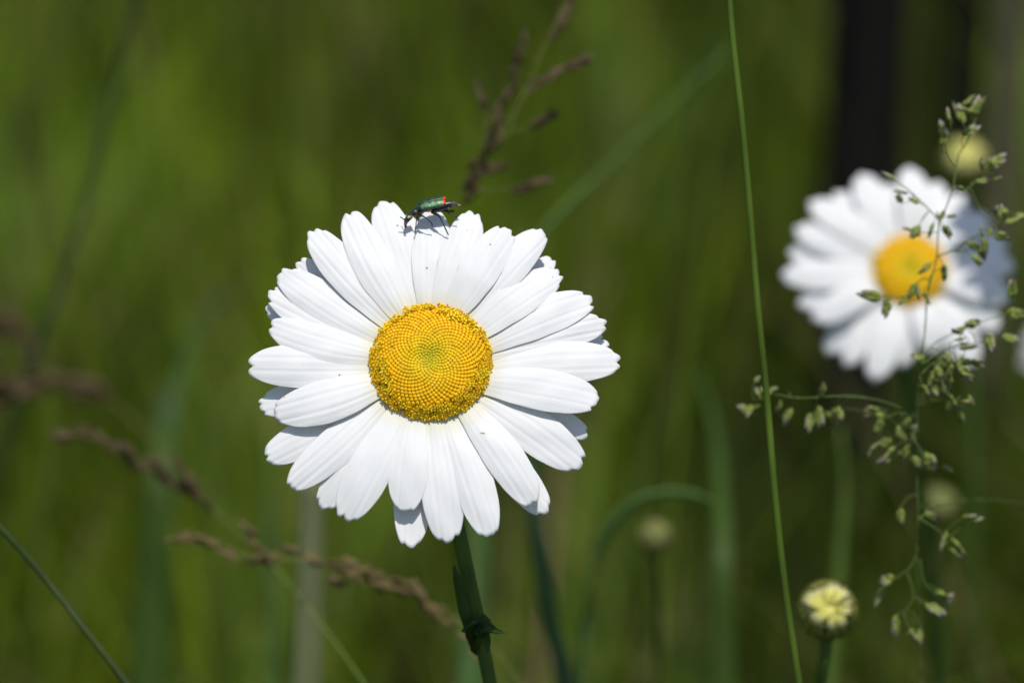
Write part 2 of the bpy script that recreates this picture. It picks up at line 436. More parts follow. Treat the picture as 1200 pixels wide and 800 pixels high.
# ---------------------------------------------------------------- petals
def petal_mesh(Bp, T, W, bow=0.0, layer=0.0, tm=0.6, lobes=(-.34, .36), nd=0.035, seed=0, basew=0.42, p=2.3, arch=1.0, tip=-0.8, cup=0.5, plane=None, k=MM, ns=30, nvv=41, droop=0.0, tone=1.0, groove=1.0, thick=0.00016):
    """one ray petal; B, T are flower-plane points in photo pixels, plane(x, y, h) lifts them into metres"""
    r = np.random.default_rng(seed + 500)
    Bp, T = np.array(Bp, float), np.array(T, float)
    ax = T - Bp; Ln = np.linalg.norm(ax); ax /= Ln
    nx = np.array([-ax[1], ax[0]])
    Bp = Bp - ax * 14; Ln += 14
    vv = np.sin(np.linspace(-1, 1, nvv) * math.pi / 2) * 0.6 + np.linspace(-1, 1, nvv) * 0.4
    tend = tm + (1 - tm) * np.clip(1 - np.abs(vv) ** p, 0, 1) ** (1 / 2.0)
    for l in lobes:
        tend -= nd * (0.6 + 0.8 * r.random()) * np.exp(-((vv - l) / 0.095) ** 2)
    skew = r.normal(0, 0.012)
    tend += skew * vv + 0.006 * np.sin(vv * 9 + r.random() * 6)
    phase = r.random(8) * 6.28
    wob = r.normal(0, 0.02, 4)
    ss = np.linspace(0, 1, ns) ** 0.9
    side_bias = r.normal(0, 0.06)
    gro = [(-.34 + r.normal(0, .03), 1.0), (.36 + r.normal(0, .03), 1.0), (0.02 + r.normal(0, .05), 0.35), (-.68, .35), (.7, .35)]
    v, uvs, cols = [], [], []
    curl = r.normal(0, 0.35)
    for s in ss:
        for j, q in enumerate(vv):
            t = s * tend[j]
            tt = min(t / tm, 1)
            wv = (basew + (1 - basew) * math.sin(tt * math.pi / 2) ** 1.15)
            wv *= 1 + wob[0] * math.sin(t * 5 + phase[0]) + (-0.04 * max(t - tm, 0) / (1 - tm))
            wv *= 1 + (0.012 * math.sin(t * 23 + phase[1]) if abs(q) > .95 else 0)
            lat = q * wv * W / 2
            b = bow * math.sin(min(t, 1) * math.pi) + side_bias * 4 * t * t
            P = Bp + ax * Ln * t + nx * (lat + b)
            # relief in mm
            z = layer * (0.45 + 0.55 * min(t * 2.2, 1)) + arch * math.sin(math.pi * min(t, 1) * 0.95) + tip * t ** 3 + droop * t * t
            z -= cup * (abs(q) ** 2.2) * (0.25 + 0.75 * tt) * (W / 45)
            g = 0
            for (gq, ga) in gro:
                g -= ga * math.exp(-((q - gq) / 0.085) ** 2)
            z += groove * 0.07 * g * (0.55 + 0.45 * t) * (W / 45)
            z += 0.05 * math.sin(q * 3 + t * 5 + phase[2]) + curl * 0.35 * q * t * t + 0.05 * math.sin(t * 14 + q * 4 + phase[3]) * t
            v.append(plane(P[0], P[1], z * 0.001))
            uvs.append((q * .5 + .5, t + seed * 1.37))
            yb = max(0, 1 - t / 0.22)
            c = np.array([0.85, 0.85, 0.845]) * tone * (1 - yb * .10) * np.array([1, 1 - .03 * yb, 1 - .30 * yb])
            cols.append(c)
    n = nvv
    f = [(i * n + j, i * n + j + 1, (i + 1) * n + j + 1, (i + 1) * n + j) for i in range(ns - 1) for j in range(n - 1)]
    me = bpy.data.meshes.new('petal')
    # real thickness: a second skin behind the first, joined along the rim
    V = np.array(v)
    G = V.reshape(ns, n, 3)
    du = np.gradient(G, axis=0); dv = np.gradient(G, axis=1)
    Nn = np.cross(du, dv).reshape(-1, 3); Nn /= np.linalg.norm(Nn, axis=1)[:, None] + 1e-12
    if Nn[:, 2].mean() < 0: Nn = -Nn; flip = True
    else: flip = False
    rim = np.ones((ns, n)); rim[-1, :] = .35; rim[:, 0] = .35; rim[:, -1] = .35; rim = rim.ravel()[:, None]
    Bk = V - Nn * thick * (0.5 + 0.5 * rim)
    off = len(V)
    fb = [tuple(i + off for i in q[::-1]) for q in f]
    ring = [i * n for i in range(ns)] + [(ns - 1) * n + j for j in range(1, n)] + [i * n + n - 1 for i in range(ns - 2, -1, -1)] + [j for j in range(n - 2, 0, -1)]
    fr = [(ring[i], ring[(i + 1) % len(ring)], ring[(i + 1) % len(ring)] + off, ring[i] + off) for i in range(len(ring))]
    F = f + fb + fr
    me.from_pydata(np.vstack([V, Bk]).tolist(), [], F)
    U = np.array(uvs + uvs, np.float32)
    uvl = me.uv_layers.new(name='leaf')
    li = np.zeros(len(me.loops), np.int32); me.loops.foreach_get('vertex_index', li)
    uvl.data.foreach_set('uv', U[li].ravel())
    ca = me.color_attributes.new('tint', 'FLOAT_COLOR', 'POINT')
    C = np.ones((len(U), 4), np.float32); C[:, :3] = np.array(cols + cols)
    ca.data.foreach_set('color', C.ravel())
    me.polygons.foreach_set('use_smooth', [True] * len(me.polygons))
    me.materials.append(M_PETAL)
    me.update()
    return me

# flower frame: faces the camera, leaning up
def flower_frame(px, py, d, tilt, turn=0.0):
    """world matrix: x right, y up the flower, z out of its face"""
    c = at(px, py, d)
    rot = CR.to_4x4() @ Matrix.Rotation(turn, 4, 'Y') @ Matrix.Rotation(-tilt, 4, 'X')
    return Matrix.Translation(c) @ rot

def px_to_plane(F):
    """photo pixel + height over the flower plane -> flower local coordinates"""
    Fi = F.inverted()
    o = Fi @ CAM
    R3 = Fi.to_3x3() @ CR
    def fn(px, py, h):
        dr = R3 @ Vector(((px - 600) * 0.0003, -(py - 400) * 0.0003, -1))
        t = (h - o.z) / dr.z
        p = o + dr * t
        return (p.x, p.y, h)
    return fn

# ---- disc with florets
def bud_shape():
    mb = MB()
    nu = 6
    prof = [(1.0, -1.0), (1.0, 0.0), (0.93, 0.42), (0.66, 0.80), (0.28, 0.97)]
    v = [(rr * math.cos(2 * math.pi * k / nu), rr * math.sin(2 * math.pi * k / nu), z) for rr, z in prof for k in range(nu)]
    v.append((0, 0, 0.93))
    f = [(i * nu + k, i * nu + (k + 1) % nu, (i + 1) * nu + (k + 1) % nu, (i + 1) * nu + k) for i in range(len(prof) - 1) for k in range(nu)]
    f += [((len(prof) - 1) * nu + k, (len(prof) - 1) * nu + (k + 1) % nu, len(v) - 1) for k in range(nu)]
    return v, f

def open_shape():
    v, f, c = [], [], []
    yl = (1.0, 0.75, 0.02); yd = (0.93, 0.62, 0.02); orr = (0.95, 0.60, 0.015)
    n = 10
    prof = [(.45, -1.2), (.5, -.2), (.66, .55)]
    for rr, z in prof:
        for k in range(n):
            a = 2 * math.pi * k / n
            v.append((rr * math.cos(a), rr * math.sin(a), z)); c.append(yl)
    f += [(i * n + k, i * n + (k + 1) % n, (i + 1) * n + (k + 1) % n, (i + 1) * n + k) for i in range(2) for k in range(n)]
    for k in range(5):                      # five recurved lobes
        a = 2 * math.pi * k / 5
        o = len(v)
        for (rr, z, da) in ((.62, .55, -.5), (.62, .55, .5), (.98, .80, -.36), (.98, .80, .36), (1.30, .62, 0)):
            v.append((rr * math.cos(a + da), rr * math.sin(a + da), z)); c.append(yl)
        f += [(o, o + 1, o + 3, o + 2), (o + 2, o + 3, o + 4)]
        o = len(v)
        for (rr, z, da) in ((.60, .45, -.5), (.60, .45, .5), (.94, .68, -.34), (.94, .68, .34), (1.24, .50, 0)):
            v.append((rr * math.cos(a + da), rr * math.sin(a + da), z)); c.append(yd)
        f += [(o + 2, o + 3, o + 1, o), (o + 4, o + 3, o + 2)]
    o = len(v)                              # stamen column
    for rr, z in ((.26, -.2), (.27, .95), (.36, 1.15), (.12, 1.3)):
        for k in range(6):
            a = 2 * math.pi * k / 6
            v.append((rr * math.cos(a), rr * math.sin(a), z)); c.append(orr)
    f += [(o + i * 6 + k, o + i * 6 + (k + 1) % 6, o + (i + 1) * 6 + (k + 1) % 6, o + (i + 1) * 6 + k) for i in range(3) for k in range(6)]
    f.append(tuple(o + 18 + k for k in range(6)))
    return v, f, c

def disc_height(q):
    """q = r/R 0..1 -> height over the petals in units of R"""
    return 0.34 * (1 - q ** 3.2) ** 0.8 - 0.055 * math.exp(-(q / 0.2) ** 2) + 0.03

def build_disc(parent, M, Rd, detail=True, N=980, seed=1):
    r = np.random.default_rng(seed)
    dome = MB()
    n, m = 40, 14
    v = []
    for i in range(m + 1):
        q = i / m
        for k in range(n):
            a = 2 * math.pi * k / n
            v.append((Rd * .97 * q * math.cos(a), Rd * .97 * q * math.sin(a), (disc_height(min(q, .999)) - 0.004) * Rd if q < 1 else -0.08 * Rd))
    f = [(i * n + k, (i + 1) * n + k, (i + 1) * n + (k + 1) % n, i * n + (k + 1) % n) for i in range(m) for k in range(n)]
    dome.add(v, f, (0.70, 0.48, 0.01))
    disc = link('flower_disc', dome.mesh('flower_disc', M_FLORET), parent, M)
    bv, bf = bud_shape()
    ov, of, oc = open_shape()
    buds, loose = MB(), MB()
    omesh = MB(); omesh.add(ov, of, oc)
    variants = []
    for q in range(3):
        mb = MB()
        sc = (1.0, .93, .97)[q]
        mb.add(ov, of, [np.array(c) * sc * ((1, 1, 1), (1, .93, 1), (.93, 1, 1))[q] for c in oc])
        variants.append(mb.mesh('disc_floret', M_FLORET))
    ga = math.pi * (3 - math.sqrt(5))
    opens = []
    eat = (-0.64, 0.17)
    for i in range(N):
        q = ((i + .5) / N) ** 0.56
        a = i * ga + 0.3
        ph = 0.05 * math.sin(3 * a + 1) + 0.03 * math.sin(5 * a)
        x, y = q * math.cos(a) * Rd, q * math.sin(a) * Rd
        if detail and (x / Rd - eat[0]) ** 2 + (y / Rd - eat[1]) ** 2 < 0.0016: continue
        h = disc_height(min(q, .985)) * Rd
        dq = (disc_height(min(q + .01, .999)) - disc_height(max(q - .01, 0))) / .02 if q > .05 else 0
        nrm = Vector((-dq * math.cos(a), -dq * math.sin(a), 1)).normalized()
        nrm = (nrm + Vector((r.normal(0, .06), r.normal(0, .06), 0))).normalized()
        rad = Rd * 0.56 * 1.02 * (q ** (1 - 1 / 0.56 * .5)) * math.sqrt(math.pi / N) * 1.05
        dens_sp = Rd * math.sqrt(math.pi * 2 * .56 * q ** (2 - 1 / .56) / N)
        rad = dens_sp * (0.62 + r.normal(0, .02)); x += r.normal(0, .04) * rad; y += r.normal(0, .04) * rad
        X = nrm.cross(Vector((0, 1, 0.3))).normalized(); Y = nrm.cross(X)
        rot = Matrix((X, Y, nrm)).transposed()
        if q > 0.845 + ph - (0.05 if y < 0 else 0):
            if r.random() < .12: continue
            s = Rd * 0.049 * (1 + r.normal(0, .12))
            rz = Matrix.Rotation(r.random() * 6.28, 3, 'Z')
            tiltm = (nrm + Vector((math.cos(a), math.sin(a), 0)) * r.normal(.15, .2) + Vector((r.normal(0, .15), r.normal(0, .15), 0))).normalized()
            X = tiltm.cross(Vector((0, 1, 0.3))).normalized(); Y = tiltm.cross(X)
            rot = Matrix((X, Y, tiltm)).transposed()
            Mx = Matrix.Translation((x, y, h + Rd * 0.012 * r.normal(1, 1))) @ (rot @ rz).to_4x4() @ Matrix.Scale(s, 4)
            opens.append((q, Mx, r.random()))
        else:
            col_o = np.array([0.94, 0.56, 0.006]); col_c = np.array([0.42, 0.45, 0.018]); col_m = np.array([0.86, 0.60, 0.008])
            if q < .3: c = col_c * (1 - (q / .3) ** .7) + col_m * (q / .3) ** .7
            else: c = col_m + (col_o - col_m) * min((q - .3) / .3, 1)
            c = c * (0.93 + .14 * r.random())
            hh = rad * 0.72 * (1 + .12 * r.normal())
            vv = []
            for p in bv:
                P = rot @ Vector((p[0] * rad, p[1] * rad, p[2] * hh))
                vv.append((x + P.x, y + P.y, h + P.z))
            top = np.array([1.0 if p[2] > .3 else 0.85 for p in bv])[:, None]
            buds.add(vv, bf, c[None] * top)
    keep = opens[::max(1, len(opens) // 100)][:100] if detail else []
    kid = set(id(o) for o in keep)
    for o in opens:
        q, Mx, t = o
        if id(o) in kid:
            link('disc_floret', variants[int(t * 3)], disc, Mx)
        else:
            loose.add([Mx @ Vector(p) for p in ov], of, [np.array(c) * (.9 + .2 * t) for c in oc])
    b = link('bud_florets', buds.mesh('bud_florets', M_FLORET), disc); tag(b, kind='stuff')
    if loose.v:
        l = link('rim_florets', loose.mesh('rim_florets', M_FLORET), disc); tag(l, kind='stuff')
    return disc

SG = (0.075, 0.125, 0.022)      # stem green

def involucre(parent, M, Rd):
    """green cup of bracts behind the petals"""
    mb = MB()
    n = 26
    prof = [(1.12, -.10), (1.02, -.22), (.75, -.42), (.42, -.58), (.16, -.72)]
    v = [(Rd * rr * (1 + .02 * (k % 2)) * math.cos(2 * math.pi * k / n), Rd * rr * (1 + .02 * (k % 2)) * math.sin(2 * math.pi * k / n), Rd * z) for rr, z in prof for k in range(n)]
    f = [(i * n + k, i * n + (k + 1) % n, (i + 1) * n + (k + 1) % n, (i + 1) * n + k) for i in range(len(prof) - 1) for k in range(n)]
    f.append(tuple((len(prof) - 1) * n + k for k in range(n)))
    mb.add(v, f, (0.06, 0.10, 0.02))
    return link('bract_cup', mb.mesh('bract_cup', M_STEM), parent, M)

# ---------------------------------------------------------------- the daisy in focus
TILT = R(18)
F1 = flower_frame(505, 425, 1.0, TILT)
pl1 = px_to_plane(F1)
Rd1 = 70 * MM

back = F1 @ Vector((0, 0, -0.7 * Rd1))
stem_pts = [F1 @ Vector((0, 0, -0.62 * Rd1)), at(511, 470, 1.035), at(522, 550, 1.045), at(540, 635, 1.05), at(557, 715, 1.053), at(574, 800, 1.056)]
stem_pts = to_ground(stem_pts)
root1 = thing('daisy', (stem_pts[-1].x, stem_pts[-1].y, 0), 'large sharp white daisy with a green beetle on its top petals', 'daisy')
inv1 = Matrix.Translation(-root1.location)
mb = MB(); mb.tube(stem_pts, [2.4 * MM * 4.2, 7 * MM, 7.4 * MM, 8 * MM, 9 * MM, 10 * MM, 11 * MM], 42, res=300, ridge=.06, colf=lambda p, t: np.array(SG) * (1 + .15 * math.sin(p[2] * 900)) * 0.9)
mb.build('stem', M_STEM, root1)

PETALS = [  # base, tip, width, bow, layer(mm), seed-lobes
 ((487,357),(448,236),46,-1,-.45), ((468,362),(408,249),45,3,.55), ((455,372),(364,270),43,2,.1), ((450,380),(350,305),34,0,-1.7),
 ((441,392),(327,319),44,2,-.45), ((437,402),(314,343),42,2,-.75), ((436,405),(312,360),34,0,-1.5), ((433,414),(316,383),42,4,.05),
 ((430,430),(291,428),50,0,-.15), ((438,452),(321,486),48,2,.4), ((435,450),(303,476),40,0,-1.5), ((440,465),(311,537),44,2,-1.0),
 ((447,472),(339,570),43,2,-.35), ((460,482),(376,595),42,0,-.6), ((470,488),(403,609),50,-2,.05), ((484,495),(474,599),44,0,.35),
 ((488,497),(481,641),42,0,-1.6), ((508,498),(526,635),47,0,.2), ((527,494),(575,628),46,2,-.05), ((550,484),(626,590),44,3,.55),
 ((549,486),(640,601),42,0,-1.1), ((565,468),(681,547),50,4,-.15), ((568,462),(687,512),42,0,-1.6), ((573,449),(701,470),47,3,.5),
 ((577,432),(727,422),47,2,-.2), ((577,425),(713,402),34,0,-1.6), ((576,411),(711,379),40,3,-.05), ((573,402),(694,350),43,4,.2),
 ((560,388),(657,319),42,4,.6), ((558,385),(648,303),34,0,-1.6), ((548,370),(637,271),42,3,.55), ((535,360),(595,267),46,1,.95),
 ((520,355),(555,248),44,0,.3), ((503,353),(508,246),45,0,0.0), ((493,356),(478,252),32,0,-1.4)]
for i, (b, t, wd, bow, lay) in enumerate(PETALS):
    r = np.random.default_rng(i * 7 + 1)
    hid = lay <= -1.0
    lay = lay * 1.6 if hid else lay * 1.15
    lob = [(-.34, .36), (-.36, .3), (-.3, .38), (.05,), (-.4, .1, .5)][int(r.integers(0, 5)) if i not in (8,) else 3]
    if i == 8: lob = (-.05,)
    me = petal_mesh(b, t, wd * 1.05, -bow, lay, tm=0.60 + r.normal(0, .02), lobes=lob, nd=0.014 + .02 * r.random(), seed=i, basew=.52, p=2.4 + r.random() * .4,
                    groove=.6 + .8 * r.random(), arch=.8 + r.normal(0, .12), tip=-0.9 + r.normal(0, .5), cup=.28 + r.random() * .3, plane=pl1)
    link('petal', me, root1, inv1 @ F1)
build_disc(root1, inv1 @ F1, Rd1)
involucre(root1, inv1 @ F1, Rd1)

def stem_leaf(parent, pts, wpx, d, side, name='stem_leaf', col=(0.06, 0.11, 0.02)):
    mb = MB()
    s = MM * d
    mb.ribbon(pts, [x * s for x in wpx], side, fold=.35, col=col, res=26, thick=0.00012)
    return mb.build(name, M_LEAF, parent)
stem_leaf(root1, [at(560, 752, 1.05), at(548, 730, 1.04), at(541, 700, 1.038), at(535, 676, 1.036), at(532, 662, 1.035)], [14, 20, 13, 16, 14, 11, 3], 1.04, CR @ Vector((1, .25, .2)))
stem_leaf(root1, [at(566, 760, 1.06), at(563, 745, 1.045), at(570, 733, 1.03), at(582, 738, 1.02), at(592, 741, 1.015)], [22, 34, 30, 14, 2], 1.04, CR @ Vector((.35, 1, .3)))
stem_leaf(root1, [at(566, 760, 1.06), at(560, 748, 1.05), at(551, 737, 1.045), at(546, 742, 1.04)], [20, 26, 20, 4], 1.04, CR @ Vector((.5, 1, .2)))

stem_leaf(root1, [at(560, 742, 1.04), at(552, 736, 1.035), at(541, 739, 1.03)], [26, 18, 2], 1.04, CR @ Vector((.2, 1, .3)))
stem_leaf(root1, [at(562, 722, 1.045), at(566, 742, 1.035), at(572, 758, 1.03), at(571, 764, 1.03)], [12, 26, 14, 2], 1.04, CR @ Vector((1, .1, .3)))
def fragment(px, py, a, L, label, h=1.0, spur=True):
    mb = MB()
    c = Vector(pl1(px, py, h * .001)); k = MM
    dr = Vector((math.cos(a), math.sin(a), 0)); up = Vector((-math.sin(a), math.cos(a), .2))
    pts = [F1 @ (c + dr * (u * L * k) + up * (b * k)) for u, b in ((-.5, 0), (-.2, 1.1), (.15, .9), (.5, -.3))]
    mb.tube(pts, [.3 * k, .9 * k, .7 * k, .2 * k], 6, res=10, col=(.26, .14, .06))
    if spur: mb.tube([pts[1], pts[1] + F1.to_3x3() @ (dr * 3 * k + Vector((0, 2 * k, .5 * k)))], [.5 * k, .15 * k], 5, col=(.30, .20, .10))
    o = mb.build('plant_fragment', M_SPIKE); p = F1 @ c
    for vtx in o.data.vertices: vtx.co -= p
    o.location = p
    tag(o, label, 'fragment')
fragment(574, 288, -.2, 7, 'tiny brown fragment stuck on the upper right petal', 1.4)
fragment(567, 509, -.35, 9, 'tiny brown fragment lying below the yellow disc', 1.0, False)
# ---------------------------------------------------------------- beetle
def beetle():
    # image-space layout in photo pixels at the beetle's own distance, z towards the viewer
    base_d = 1.0135
    def bp(cx, cyy, z=0.0):
        """crop coordinates of the beetle -> world"""
        px = 455 + cx / 10.66; py = 215 + cyy / 10.66
        return at(px, py, base_d - z * MM / 10.66 / S0)
    k = MM / 10.66 * base_d
    foot = bp(548, 535, -10)
    root = thing('beetle', foot, 'small metallic green beetle with red tipped wing cases', 'beetle')
    blk = np.array((0.010, 0.014, 0.013)); grn = np.array((0.012, 0.03, 0.03))
    def inv(p):
        v = CR.transposed() @ (Vector(p) - CAM)
        px = v.x / -v.z / .0003 + 600; py = 400 - v.y / -v.z / .0003
        return (px - 455) * 10.66, (py - 215) * 10.66
    def cf(p, t):
        x, y = inv(p)
        c = grn if x < 380 else blk
        def near(a, b, r): return (x - a) ** 2 + (y - b) ** 2 < r * r
        if near(255, 418, 16): c = np.array((.75, .55, .30))
        if near(292, 415, 17): c = np.array((.55, .16, .03))
        if near(345, 350, 18): c = np.array((.35, .22, .05))
        if near(520, 352, 30): c = np.array((.6, .20, .05))
        if near(755, 322, 17): c = np.array((.75, .65, .10))
        if x > 790: c = np.array((.09, .07, .07)); 
        if x > 870: c = np.array((.35, .22, .16))
        if y > 475 and x < 245: c = np.array((.16, .09, .05))
        return c
    mb = MB()
    prof = [(905, 272, 0, 5), (870, 268, 0, 22), (820, 258, 0, 42), (750, 265, 0, 52), (650, 290, 0, 62), (540, 305, 0, 66), (440, 310, 0, 62), (385, 325, 0, 52), (360, 338, 0, 50), (325, 360, 0, 56), (290, 385, 0, 46), (268, 408, 0, 38), (245, 440, 0, 42), (222, 480, 0, 32), (213, 520, 0, 18), (216, 572, 0, 7)]
    mb.tube([bp(x, y, z) for x, y, z, q in prof], [q * k for *_, q in prof], 26, res=90, colf=cf)
    def leg(pts, r0, r1, c=(0.008, 0.009, 0.009)):
        mb.tube([bp(*q) for q in pts], [r0 * k, r0 * k * 1.15, r1 * k, r1 * k * .9, r1 * k * 1.3, r1 * k], 8, res=24, col=c)
    leg([(380, 385, 30), (405, 400, 60), (450, 415, 75), (505, 462, 70), (545, 505, 50), (549, 540, 40)], 15, 6)
    leg([(545, 360, 30), (590, 380, 65), (625, 395, 85), (665, 465, 75), (705, 545, 55), (735, 610, 42), (752, 645, 36)], 18, 7)
    leg([(330, 380, 25), (365, 405, 60), (358, 430, 65), (348, 500, 45), (340, 560, 25), (330, 612, 20)], 15, 6)
    leg([(730, 315, -20), (745, 350, -20), (790, 395, -10), (825, 415, 0), (858, 420, 5), (862, 445, 5)], 14, 6)
    leg([(640, 335, -25), (760, 350, -60), (800, 345, -60), (825, 355, -70)], 20, 12)
    leg([(350, 370, -30), (375, 400, -60), (360, 440, -75), (345, 500, -80)], 14, 6)
    leg([(215, 450, 20), (185, 440, 40), (165, 425, 45), (145, 420, 50)], 7, 6)
    leg([(235, 440, -20), (200, 460, -30), (185, 440, -45), (170, 430, -55)], 7, 5)
    leg([(215, 520, 12), (225, 545, 18), (232, 525, 22)], 7, 5)
    mb.build('body', M_BEETLE, root)
    # wing cases
    ang = math.atan2(70, 335)
    for (cx, cyy, z, hh, near) in ((545, 268, 34, 57, True), (548, 222, -30, 44, False)):
        e = MB()
        c0 = bp(cx, cyy, z)
        rot = CR @ Matrix.Rotation(ang, 3, 'Z')
        rot = rot @ Matrix.Rotation(R(-38 if near else -70), 3, 'X')
        Mx = Matrix.Translation(c0) @ rot.to_4x4() @ Matrix.Diagonal((182 * k, hh * k * 1.15, 40 * k, 1))
        nu, nv = 40, 28
        v, cc = [], []
        for i in range(nv + 1):
            th = math.pi * i / nv
            for j in range(nu):
                a = 2 * math.pi * j / nu
                l = Vector((math.cos(th), math.sin(th) * math.cos(a), math.sin(th) * math.sin(a)))
                l2 = Vector((math.copysign(abs(l.x) ** .8, l.x), l.y * (1 + .12 * l.x), l.z))
                p = Mx @ l2
                v.append(p)
                q = abs(l.y)
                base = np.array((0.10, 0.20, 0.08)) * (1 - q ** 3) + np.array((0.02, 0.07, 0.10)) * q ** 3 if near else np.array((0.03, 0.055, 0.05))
                if l2.x > .82: base = np.array((0.80, 0.055, 0.008))
                if l2.x < -.8: base = np.array((.02, .06, .06))
                cc.append(base)
        f = [(i * nu + j, (i + 1) * nu + j, (i + 1) * nu + (j + 1) % nu, i * nu + (j + 1) % nu) for i in range(nv) for j in range(nu)]
        e.add(v, f, cc)
        e.build('wing_case', M_SHELL, root)
beetle()

# ---------------------------------------------------------------- other daisies and buds
def far_daisy(px, py, d, rad_px, tilt, turn, label, seed, tips=None, discpx=None, stem_to=None, n=22):
    F = flower_frame(px, py, d, tilt, turn)
    k = MM * d
    r = np.random.default_rng(seed)
    Rd = (discpx or rad_px * .32) * k
    st = to_ground([F @ Vector((0, 0, -.62 * Rd)), F @ Vector((0, -.004, -.010)), F @ Vector((0.001, -.02, -.022)), Vector(stem_to) if stem_to else F @ Vector((0.004, -.07, -.03))])
    root = thing('daisy', (st[-1].x, st[-1].y, 0), label, 'daisy')
    iv = Matrix.Translation(-root.location)
    mb = MB(); mb.tube(st, [Rd * .2, .001, .001, .0013], 10, res=120, col=SG); mb.build('stem', M_STEM, root)
    def plane(x, y, h): return (x * k, -y * k, h)
    tl = tips if tips else [(2 * math.pi * i / n + r.normal(0, .05), rad_px * (1 + r.normal(0, .06)), rad_px * .31 * (1 + r.normal(0, .1)), r.normal(0, .5), 0) for i in range(n)]
    for i, (a, L, wd, lay, dr) in enumerate(tl):
        b = (math.cos(a) * Rd / k * .9, -math.sin(a) * Rd / k * .9)
        t = (math.cos(a) * L, -math.sin(a) * L)
        me = petal_mesh(b, t, wd, r.normal(0, 3), lay, tm=.6, seed=i + seed, nd=.03, plane=plane, ns=14, nvv=17, droop=dr, arch=1.0)
        link('petal', me, root, iv @ F)
    build_disc(root, iv @ F, Rd, detail=False, N=380, seed=seed)
    involucre(root, iv @ F, Rd)
    return F

D2 = []
def ang(px, py, w=46, lay=0, dr=0):
    dx, dy = px - 1066, (py - 318) 
    D2.append((math.atan2(-dy, dx), math.hypot(dx, dy) * 1.0, w * .86, lay * 2.2, dr))
for q in [(916,322,42,.2,0),(925,290,42,-.6,0),(932,264,42,.1,0),(950,232,44,.4,0),(980,216,40,-.5,0),(1010,197,46,.2,0),(1040,205,40,-.6,0),(1070,189,46,.3,0),(1104,205,42,-.3,0),(1133,222,44,.2,-1),
          (1160,248,44,.5,-2),(1182,275,46,0,-3),(1190,305,44,.4,-3),(1182,352,44,.4,0),(1170,385,42,-.5,0),(1140,432,44,.2,0),(1115,420,40,-.6,0),(1092,418,40,.3,0),(1055,432,38,-.5,0),
          (1022,452,44,.3,0),(990,430,36,-.6,0),(968,412,42,-.9,-1),(952,378,42,.4,0),(935,355,40,-.4,0)]:
    ang(*q)
F2 = far_daisy(1066, 318, 1.42, 135, R(16), R(-4), 'blurred white daisy behind the fine grass panicle', 40, tips=D2, discpx=46, stem_to=at(1078, 560, 1.5))

# an added, unseen daisy above the frame throws shade on the right petals
shade_c = (F2 @ Vector((0.021, 0.006, 0.0))) + SUNV * 0.085
v = CR.transposed() @ (shade_c - CAM)
far_daisy(v.x / -v.z / .0003 + 600, 400 - v.y / -v.z / .0003, -v.z / S0, 92, R(20), R(10), 'unseen white daisy added above the frame to shade the blurred one', 77, n=20, discpx=34)
far_daisy(1240, 412, 2.4, 40, R(25), R(-5), 'dim white daisy cut by the picture edge beyond the grass panicle', 90, n=20)

# buds
def bud_meshes():
    """unit bud facing +z: bract globe and short folded petals"""
    g = MB()
    n, m = 24, 14
    v = []
    for i in range(m + 1):
        th = math.pi * (0.30 + .70 * i / m)
        for k in range(n):
            a = 2 * math.pi * k / n
            v.append((math.sin(th) * .93 * math.cos(a), math.sin(th) * .93 * math.sin(a), math.cos(th) * .80 - .05))
    f = [(i * n + k, (i + 1) * n + k, (i + 1) * n + (k + 1) % n, i * n + (k + 1) % n) for i in range(m) for k in range(n)]
    f.append(tuple(range(n)))
    g.add(v, f, (0.10, 0.15, 0.03))
    r = np.random.default_rng(5)
    for row, (th0, cnt) in enumerate(((.80, 20), (1.1, 22), (1.45, 22), (1.9, 18))):
        for k in range(cnt):
            a = 2 * math.pi * (k + .5 * (row % 2)) / cnt + r.normal(0, .03)
            pts = []
            for s in np.linspace(0, 1, 5):
                th = th0 + .52 * (1 - s) * (1 + r.normal(0, .02)) - .05
                rr = 1.0 + .05 * s - .02 * row + (.05 if s == 1 else 0)
                pts.append((math.sin(th) * rr * math.cos(a) * .95, math.sin(th) * rr * math.sin(a) * .95, math.cos(th) * rr * .82 - .05))
            o = len(g.v)
            sd_ = np.array((-math.sin(a), math.cos(a), 0))
            wds = [.13, .14, .13, .10, .03]
            vv, cc = [], []
            for s, p in enumerate(pts):
                for u in (-1, -.55, .55, 1):
                    vv.append(np.array(p) * (1.02 if abs(u) < .8 else 1.0) + sd_ * u * wds[s])
                    cc.append((.11, .055, .02) if abs(u) > .8 or s >= 4 else (0.30, 0.33, 0.06) if s >= 2 else (.16, .20, .04))
            g.add(vv, [(i * 4 + j, i * 4 + j + 1, (i + 1) * 4 + j + 1, (i + 1) * 4 + j) for i in range(4) for j in range(3)], cc)
    p = MB()
    # one folded petal starting at the rim, pointing inward over the top (+x side)
    pts = [(.72, 0, .36), (.66, 0, .56), (.48, .02, .72), (.26, .06, .75), (.04, .08, .68)]
    p.ribbon(pts, [.15, .25, .32, .32, .26], (0, 1, 0), fold=-.25, res=12, thick=.012, colf=lambda q, t: (0.74, 0.69, 0.30) if t < .5 else (.66, .63, .14))
    return g.mesh('bract_globe', M_SPIKE), p.mesh('folded_petal', M_FLORET)
BUD_G, BUD_P = bud_meshes()
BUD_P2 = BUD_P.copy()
for _c in BUD_P2.color_attributes['tint'].data: _c.color = (_c.color[0] * .30, _c.color[1] * .34, _c.color[2] * .34, 1)

